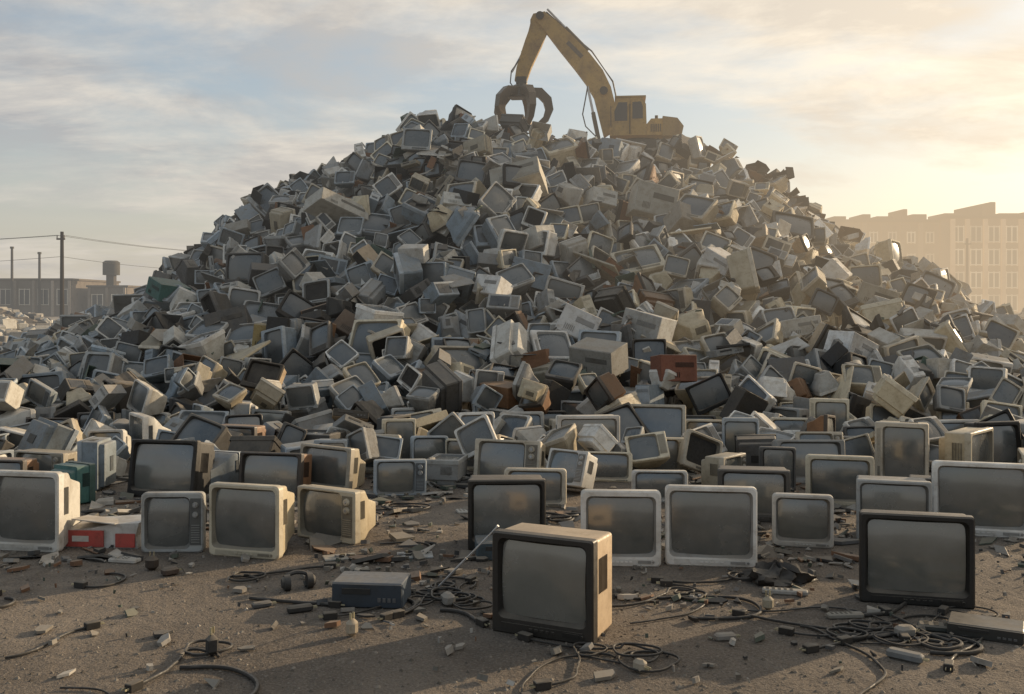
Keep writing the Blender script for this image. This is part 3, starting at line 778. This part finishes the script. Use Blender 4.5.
for a in ((125,562,.20,.09,.03,-12,(.5,.48,.44),'off-white remote control lying on the dirt','remote_control','remote control','remote'),
 (415,556,.24,.16,.012,8,(.30,.32,.32),'pale circuit board lying on the dirt','circuit_board','circuit board','board'),
 (905,660,.17,.06,.045,-40,(.22,.23,.23),'grey power adaptor lying on the dirt','power_adaptor','adaptor','ad'),
 (352,636,.07,.06,.09,60,(.36,.30,.22),'tan power adaptor with prongs','power_adaptor','adaptor','up'),
 (212,656,.07,.06,.11,80,(.03,.03,.03),'black power adaptor standing with prongs up','power_adaptor','adaptor','up'),
 (640,672,.07,.05,.06,-50,(.30,.26,.2),'beige adaptor by a coiled cable','power_adaptor','adaptor','ad'),
 (300,612,.14,.05,.04,25,(.04,.04,.04),'black adaptor on the dirt','power_adaptor','adaptor','ad'),
 (785,594,.26,.06,.03,-14,(.32,.31,.28),'pale grey remote control on the dirt','remote_control','remote control','remote'),
 (955,632,.36,.08,.035,-18,(.05,.055,.05),'long dark remote control on the dirt','remote_control','remote control','remote'),
 (905,637,.10,.07,.06,10,(.2,.19,.17),'grey adaptor among cables','power_adaptor','adaptor','ad'),
 (262,607,.11,.05,.03,30,(.07,.07,.07),'dark adaptor on the dirt','power_adaptor','adaptor','ad'),
 (725,640,.11,.05,.035,10,(.25,.23,.2),'grey adaptor on the dirt','power_adaptor','adaptor','ad'),
 (448,605,.07,.10,.07,20,(.3,.28,.25),'pale adaptor among cables','power_adaptor','adaptor','ad'),
 (340,558,.22,.14,.012,20,(.35,.34,.3),'pale circuit board on the dirt','circuit_board','circuit board','board'),
 (700,600,.16,.10,.012,-20,(.06,.11,.07),'green circuit board among cables','circuit_board','circuit board','board'),
 (845,618,.20,.05,.03,5,(.28,.26,.22),'grey remote control by cables','remote_control','remote control','remote'),
 (768,610,.06,.06,.08,15,(.3,.27,.2),'beige adaptor standing among cables','power_adaptor','adaptor','up'),
 (170,575,.10,.07,.05,40,(.07,.05,.04),'dark adaptor on the dirt','power_adaptor','adaptor','ad'),
 (152,570,.08,.07,.09,10,(.06,.045,.035),'small dark adaptor on the dirt','power_adaptor','adaptor','up'),
 (470,512,.22,.12,.02,15,(.5,.48,.43),'off-white remote control on the dirt','remote_control','remote control','remote')):
    slab(*a)
# headphones
x,d=gp(299,590); g=Geo(); P=[]
for i in range(15):
    a=math.pi*i/14; P.append((.085*math.cos(a),.05*math.sin(a)+.02,.045+.045*math.sin(a)))
g.tube(P,.014,8,'rubber',(.03,.03,.03)); hp=obj('headphones',g.mesh('headband'),label='black headphones lying crumpled on the dirt',category='headphones',loc=(x,d,0),rot=(0,0,.4))
for s in (-1,1):
    g=Geo(); g.cyl((s*.05,.02,.045),(s*.085,.02,.045),.048,.045,16,'rubber',(.03,.03,.03)); g.cyl((s*.085,.02,.045),(s*.10,.02,.045),.038,.026,16,'plastic',(.05,.05,.05)); obj('ear_cup',g.mesh('ear_cup'),parent=hp)
# crumpled black sack
x,d=gp(779,584); g=Geo(); L=[]
for i in range(13):
    ph=math.pi/2*i/12; l=[]
    for j in range(28):
        a=2*math.pi*j/28
        n_=1+.22*math.sin(3*a+i*.5)+.16*math.sin(7*a-i*.9)+.12*math.sin(11*a+i*1.7)+random.uniform(-.06,.06)
        l.append((.20*math.cos(ph)*math.cos(a)*n_,.12*math.cos(ph)*math.sin(a)*n_,max(-.005,.10*math.sin(ph)*(1+.25*math.sin(4*a+i)+.12*math.sin(9*a)))))
    L.append(l)
g.loops(L,'rubber',(.025,.022,.02)); obj('plastic_sack',g.mesh('plastic_sack',50),label='crumpled black plastic sack on the dirt',category='sack',loc=(x,d+.05,0))
xa,da=gp(437,590); g=Geo(); A=Vector((xa,da,.01)); B=Vector(((497-512)*5.75/F,5.75,CAMH-(527-HOR)*5.75/F)); C=A.lerp(B,.5)
g.cyl(A,C,.007,.007,8,'metal',(.5,.5,.5)); g.cyl(C,B,.0045,.0045,8,'metal',(.6,.6,.6)); g.cyl(B,B+(B-A)*.02,.008,.008,8,'metal',(.6,.6,.6))
obj('antenna_rod',g.mesh('antenna_rod'),label='thin telescopic antenna rod leaning from the dirt',category='antenna')

# shards, pebbles
g=Geo()
dcols=[(.3,.28,.25),(.22,.2,.17),(.12,.12,.12),(.15,.14,.12),(.45,.42,.37),(.08,.10,.08),(.18,.10,.06),(.05,.05,.05),(.05,.05,.05)]
clus=[(random.uniform(-.5,.5),random.uniform(5.5,12)) for _ in range(26)]
for n in range(3200):
    if random.random()<.5:
        cx_,cy_=random.choice(clus); y=cy_+random.gauss(0,.35); x=cx_*cy_+random.gauss(0,.45)
    else:
        y=4.4+9.8*random.random()**.75; x=random.uniform(-.56,.56)*y
    if y<4.2 or any((x-a)**2+(y-b_)**2<(r*.8)**2 for a,b_,r in placed): continue
    s=random.choice((.02,.03,.04,.06,.1,.17)) if y>6.6 else random.choice((.010,.015,.025,.04,.07))
    R=Matrix.Rotation(random.uniform(0,6.28),3,'Z')@Matrix.Rotation(random.gauss(0,.35),3,'X')
    shard(g,x,y,.008,s*random.uniform(.6,1.8),s*random.uniform(.3,1),random.uniform(.004,.03),R,random.choice(dcols),random.choice((3,4,5)))
obj('plastic_shards',g.mesh('plastic_shards',0),kind='stuff',label='small plastic and metal shards on the dirt',category='debris')
g=Geo()
octv=((1,0,0),(0,1,0),(-1,0,0),(0,-1,0),(0,0,1)); 
for n in range(20000):
    y=3.6+10*random.random()**1.6; x=random.uniform(-.58,.58)*y
    s=.003+.013*random.random()**4; b0=len(g.v); a=random.uniform(0,6.28); t=random.uniform(.4,1.6)
    ca,sa=math.cos(a)*s,math.sin(a)*s
    for v in octv:
        jx=v[0]*random.uniform(.6,1.3);jy=v[1]*random.uniform(.6,1.3)
        g.v.append((x+jx*ca-jy*sa,y+jx*sa+jy*ca,v[2]*s*.7-.0005))
    for i in range(4): g.face((b0+i,b0+(i+1)%4,b0+4),'masonry',(.22*t,.19*t,.155*t))
obj('gravel',g.mesh('gravel',0),kind='stuff',label='fine gravel scattered over the dirt',category='gravel')

# ------------------------------------------------------------------ ground
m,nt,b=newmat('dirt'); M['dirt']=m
tc=N(nt,'ShaderNodeTexCoord').outputs['Object']
n1=noise(nt,.45,8,.65,tc); n2=noise(nt,7,8,.7,tc); n3=noise(nt,70,4,.7,tc); n4=noise(nt,1.8,6,.7,tc)
c=mixc(nt,maprange(nt,n1,.38,.62),(.125,.102,.081),(.29,.24,.188))
c=mixc(nt,maprange(nt,n4,.50,.60,0,.6),c,(.105,.087,.07))
c=mixc(nt,maprange(nt,n2,.42,.62,0,.5),c,(.16,.133,.107))
c=mixc(nt,maprange(nt,n2,.56,.72,0,.5),c,(.34,.29,.235))
c=mixc(nt,maprange(nt,n3,.52,.7,0,.7),c,(.34,.29,.24))
c=mixc(nt,maprange(nt,n3,.46,.3,0,.7),c,(.07,.058,.047))
nt.links.new(c,b.inputs['Base Color']); b.inputs['Roughness'].default_value=.9; b.inputs['Specular IOR Level'].default_value=.15
h_=mathn(nt,'ADD',mathn(nt,'ADD',mathn(nt,'MULTIPLY',n2,1.0),mathn(nt,'MULTIPLY',n3,.4)),mathn(nt,'MULTIPLY',n4,2.6))
bp=N(nt,'ShaderNodeBump'); bp.inputs['Strength'].default_value=1.0; bp.inputs['Distance'].default_value=.04
nt.links.new(h_,bp.inputs['Height']); nt.links.new(bp.outputs[0],b.inputs['Normal'])
g=Geo(); g.v=[(-900,-100,0),(900,-100,0),(900,1500,0),(-900,1500,0)]; g.face((0,1,2,3),'dirt',(.1,.1,.1))
obj('ground',g.mesh('ground',0),kind='structure',label='bare grey-brown dirt yard with grit')

# ------------------------------------------------------------------ distant scrap mounds
def mound(cx,cy,rx,ry,h,label):
    g=Geo(); n=40
    for i in range(n+1):
        for j in range(n+1):
            a=i/n*2-1;b2=j/n*2-1; r=min(1,math.hypot(a,b2))
            z=h*(1-r)**.8*(1+.25*math.sin(a*9+cx)*math.sin(b2*7)) + (random.uniform(-.12,.18) if r<.97 else 0)
            g.v.append((cx+a*rx,cy+b2*ry,z-.02))
    for i in range(n):
        for j in range(n):
            a=i*(n+1)+j; t=random.uniform(.5,1.4); g.face((a,a+n+1,a+n+2,a+1),'masonry',(.16*t,.14*t,.12*t))
    for k in range(420):
        a=random.uniform(-1,1);b2=random.uniform(-1,.3); r=math.hypot(a,b2)
        if r>.95: continue
        z=h*(1-r)**.8; s=random.uniform(.25,.6)
        R=Matrix.Rotation(random.uniform(0,6),3,'Z')@Matrix.Rotation(random.gauss(0,.5),3,'X')
        g.box((cx+a*rx,cy+b2*ry,z+.05),(s,s*.8,s*.7),'plastic',random.choice(cols[:5]),R)
    obj('scrap_heap',g.mesh('scrap_heap',0),kind='stuff',label=label,category='scrap heap')
mound(-21.5,38,5.5,6,1.5,'low hazy heap of mixed scrap beyond the pile')
mound(-30,52,9,6,1.9,'low hazy heap of mixed scrap in the yard')
mound(21.5,38,4.5,5,1.9,'low hazy heap of scrap beside the pile')
mound(34,55,9,6,2.2,'low hazy heap of scrap before the building')

# ------------------------------------------------------------------ buildings
WC=(.22,.165,.12)
def building(x0,x1,y0,dep,h,rows,cols_,label,col=WC,ww=.55,wh=.55,pil=1.6,cornice=True):
    w=x1-x0; cx=(x0+x1)/2
    root=obj('factory_building',None,label=label,category='building',loc=(cx,y0,0))
    g=Geo(); g.box((0,dep/2,h/2),(w,dep,h),'masonry',col,ch=.02); obj('wall',g.mesh('wall',0),parent=root)
    g=Geo(); g.box((0,dep/2,h+.15),(w+.4,dep+.4,.3),'masonry',tuple(c*.7 for c in col),ch=.03); obj('parapet',g.mesh('parapet',0),parent=root)
    sh=(h-1.2)/rows; sw=w/cols_
    g=Geo(); g.box((0,0,0),(sw*ww,.10,sh*wh),'glass',(.05,.05,.05),ch=.01); me=g.mesh('pane',0)
    g=Geo(); a,b2=sw*ww/2,sh*wh/2
    for X in (-a,0,a): g.box((X,-.07,0),(.10,.12,sh*wh+.2),'masonry',(.62,.56,.46),ch=.01)
    for Z in (-b2,b2): g.box((0,-.085,Z),(sw*ww,.12,.10),'masonry',(.62,.56,.46),ch=.01)
    me2=g.mesh('frame',0)
    for r in range(rows):
        for c in range(cols_):
            o=obj('window',me,parent=root,loc=(-w/2+sw*(c+.5),-.03,.8+sh*(r+.5))); obj('frame',me2,parent=o)
    for c in range(cols_+1):
        g=Geo(); g.box((-w/2+sw*c+(0.3 if c==0 else -.3 if c==cols_ else 0),-.18,h/2),(.35,.35,h-.1),'masonry',tuple(min(1,k*pil) for k in col),ch=.02); obj('pilaster',g.mesh('pilaster',0),parent=root)
    return root
def roofbox(root,x,w,h,hh,y=5):
    g=Geo(); g.box((x,y,h+.3+hh/2),(w,4,hh),'masonry',tuple(c*.7 for c in WC),ch=.03); obj('roof_house',g.mesh('roof_house',0),parent=root)
A=building(41.5,72,95,18,9.9,4,18,'long hazy factory building with rows of tall windows',ww=.62,wh=.66,pil=2.4)
for x,w_,hh in ((-13.6,1.5,.5),(-11.2,1.0,1.2),(-9.6,.5,1.6),(-8,2,.5),(-5,.9,.8),(-2.0,1.9,1.2),(.8,1.2,.8),(10,3,1)): roofbox(A,x,w_,9.9,hh)
A2=building(30.5,41.4,97,14,9.7,4,6,'hazy factory block with plain front and small windows',(.20,.15,.105),ww=.4,wh=.45,pil=1.15)
for x,w_,hh in ((-3.8,1.2,.4),(-1.2,.8,.6),(.6,1.6,.4),(2.6,.4,1.1),(4.0,1.4,.6)): roofbox(A2,x,w_,9.7,hh,3)
C=building(-100,-66,150,18,5.4,1,12,'low hazy factory shed with flat roof',(.18,.15,.12))
D=building(-64.5,-58.5,152,12,4.4,1,2,'small hazy shed under a tank',(.18,.15,.12))
g=Geo(); g.cyl((0,0,0),(0,0,1.9),1.25,1.25,18,'masonry',(.10,.09,.07)); g.cyl((0,0,1.9),(0,0,2.2),1.3,.9,18,'masonry',(.10,.09,.07)); g.cyl((0,0,-1.7),(0,0,0),.8,.8,8,'masonry',(.12,.10,.08))
obj('water_tank',g.mesh('water_tank'),label='round hazy water tank on a stub tower',category='water tank',loc=(-61.5,153.5,6.3))
for x,y,h in ((-74.5,149,10.4),(-70.5,149.2,9.6)):
    g=Geo(); g.cyl((0,0,0),(0,0,h),.22,.17,12,'masonry',(.08,.07,.06)); g.cyl((0,0,h-.3),(0,0,h),.28,.28,12,'masonry',(.10,.09,.07)); obj('chimney',g.mesh('chimney'),label='thin hazy factory chimney against the sky',category='chimney',loc=(x,y,0))

# ------------------------------------------------------------------ utility poles
def pole(x,y,h):
    g=Geo(); g.cyl((0,0,0),(0,0,h),.14,.10,10,'masonry',(.05,.04,.033)); r=obj('utility_pole',g.mesh('shaft'),label='dark wooden utility pole with short crossarm',category='utility pole',loc=(x,y,0))
    g=Geo(); g.box((0,-.16,h-.45),(.5,.1,.1),'masonry',(.05,.04,.033)); a=obj('crossarm',g.mesh('crossarm'),parent=r)
    for s in (-.22,.22):
        g=Geo(); g.cyl((s,-.16,h-.39),(s,-.16,h-.22),.04,.03,8,'paint',(.3,.28,.25)); obj('insulator',g.mesh('insulator'),parent=a)
P1=(-27.0,60); pole(P1[0],P1[1],6.1); pole(-66,62,6.3); pole(-14,95,7.5); pole(35.5,78,6.9)
def wire(a,b_,sag):
    P=[(a[0]+(b_[0]-a[0])*t,a[1]+(b_[1]-a[1])*t,a[2]+(b_[2]-a[2])*t-sag*4*t*(1-t)) for t in [i/24 for i in range(25)]]
    g=Geo(); g.tube(P,.012,5,'rubber',(.05,.05,.05)); obj('overhead_wire',g.mesh('overhead_wire',60),label='thin overhead wire strung between poles',category='wire')
for s in (-.22,.22):
    wire((P1[0]+s,60-.16,5.88),(-66+s,62-.16,6.08),.7); wire((P1[0]+s,60-.16,5.88),(-14+s,95-.16,7.28),.9)
wire((P1[0],59.9,4.6),(-66,61.9,4.8),.8); wire((P1[0],59.9,4.6),(-14,94.9,6.0),1.0)

# ------------------------------------------------------------------ sky, sun
w=bpy.data.worlds.new("World"); sc.world=w; w.use_nodes=True; nt=w.node_tree
bg=nt.nodes['Background']; bg.inputs['Strength'].default_value=.15
sky=N(nt,'ShaderNodeTexSky',sky_type='NISHITA'); sky.sun_disc=False; sky.sun_elevation=SUN_EL; sky.sun_rotation=SUN_AZ
sky.air_density=1.0; sky.dust_density=1.8; sky.ozone_density=1.0
tcn=N(nt,'ShaderNodeTexCoord').outputs['Generated']
nv=N(nt,'ShaderNodeVectorMath',operation='NORMALIZE'); nt.links.new(tcn,nv.inputs[0]); D_=nv.outputs[0]
sp=N(nt,'ShaderNodeSeparateXYZ'); nt.links.new(D_,sp.inputs[0])
zz=mathn(nt,'ADD',mathn(nt,'MAXIMUM',sp.outputs[2],0.0),.14)
cb=N(nt,'ShaderNodeCombineXYZ'); nt.links.new(mathn(nt,'MULTIPLY',mathn(nt,'DIVIDE',sp.outputs[0],zz),.8),cb.inputs[0]); nt.links.new(mathn(nt,'DIVIDE',sp.outputs[1],zz),cb.inputs[1]); cb.inputs[2].default_value=3.3
def cnoise(s,det,dist,off,ro=.58):
    cn=N(nt,'ShaderNodeTexNoise'); cn.inputs['Scale'].default_value=s; cn.inputs['Detail'].default_value=det; cn.inputs['Roughness'].default_value=ro; cn.inputs['Distortion'].default_value=dist
    ad=N(nt,'ShaderNodeVectorMath',operation='ADD'); ad.inputs[1].default_value=(off,off*1.7,off*.3); nt.links.new(cb.outputs[0],ad.inputs[0]); nt.links.new(ad.outputs[0],cn.inputs['Vector'])
    return cn.outputs['Fac']
ca_=cnoise(.85,9,.25,0); cb2=cnoise(1.9,9,.3,5.1,.62)
cf=maprange(nt,ca_,.43,.57,.05,.95)
dt=N(nt,'ShaderNodeVectorMath',operation='DOT_PRODUCT'); nt.links.new(D_,dt.inputs[0]); dt.inputs[1].default_value=tuple(SUN)
dd=mathn(nt,'MAXIMUM',dt.outputs['Value'],0.0)
d2=mathn(nt,'POWER',dd,1.7)
shade=mixc(nt,d2,(2.9,2.95,3.05),(5.4,4.7,3.8))
lit=mixc(nt,d2,(4.9,4.6,4.15),(7.2,6.3,5.0))
ccol=mixc(nt,maprange(nt,cb2,.42,.60),shade,lit)
skyc=mixc(nt,.6,sky.outputs[0],mixc(nt,maprange(nt,sp.outputs[2],0,.33),(4.3,3.95,3.3),(2.35,3.15,3.95)))
c=mixc(nt,cf,skyc,ccol)
hz=mathn(nt,'POWER',maprange(nt,sp.outputs[2],0,.20,1,0),1.6)
c=mixc(nt,mathn(nt,'MULTIPLY',hz,.65),c,mixc(nt,d2,(3.9,3.5,3.0),(7.6,6.1,4.3)))
glow=mixc(nt,1.0,mixc(nt,mathn(nt,'POWER',dd,3.0),(0,0,0),(2.1,1.6,.95)),c,'ADD')
nt.links.new(glow,bg.inputs['Color'])
sl=bpy.data.lights.new('sun','SUN'); sl.energy=5.0; sl.angle=math.radians(.6); sl.color=(1,.78,.52)
so=bpy.data.objects.new('sun',sl); COL.objects.link(so); so.rotation_euler=(-SUN).to_track_quat('-Z','Y').to_euler()

cam=bpy.data.cameras.new('camera'); cam.sensor_width=36; cam.lens=F*36/1024; cam.shift_y=(HOR-347)/1024; cam.clip_end=3000; cam.clip_start=.05
co=bpy.data.objects.new('camera',cam); COL.objects.link(co); co.location=(0,0,CAMH); co.rotation_euler=(math.radians(90),0,0); sc.camera=co
sc.view_settings.view_transform='Standard'; sc.view_settings.look='None'; sc.view_settings.exposure=0
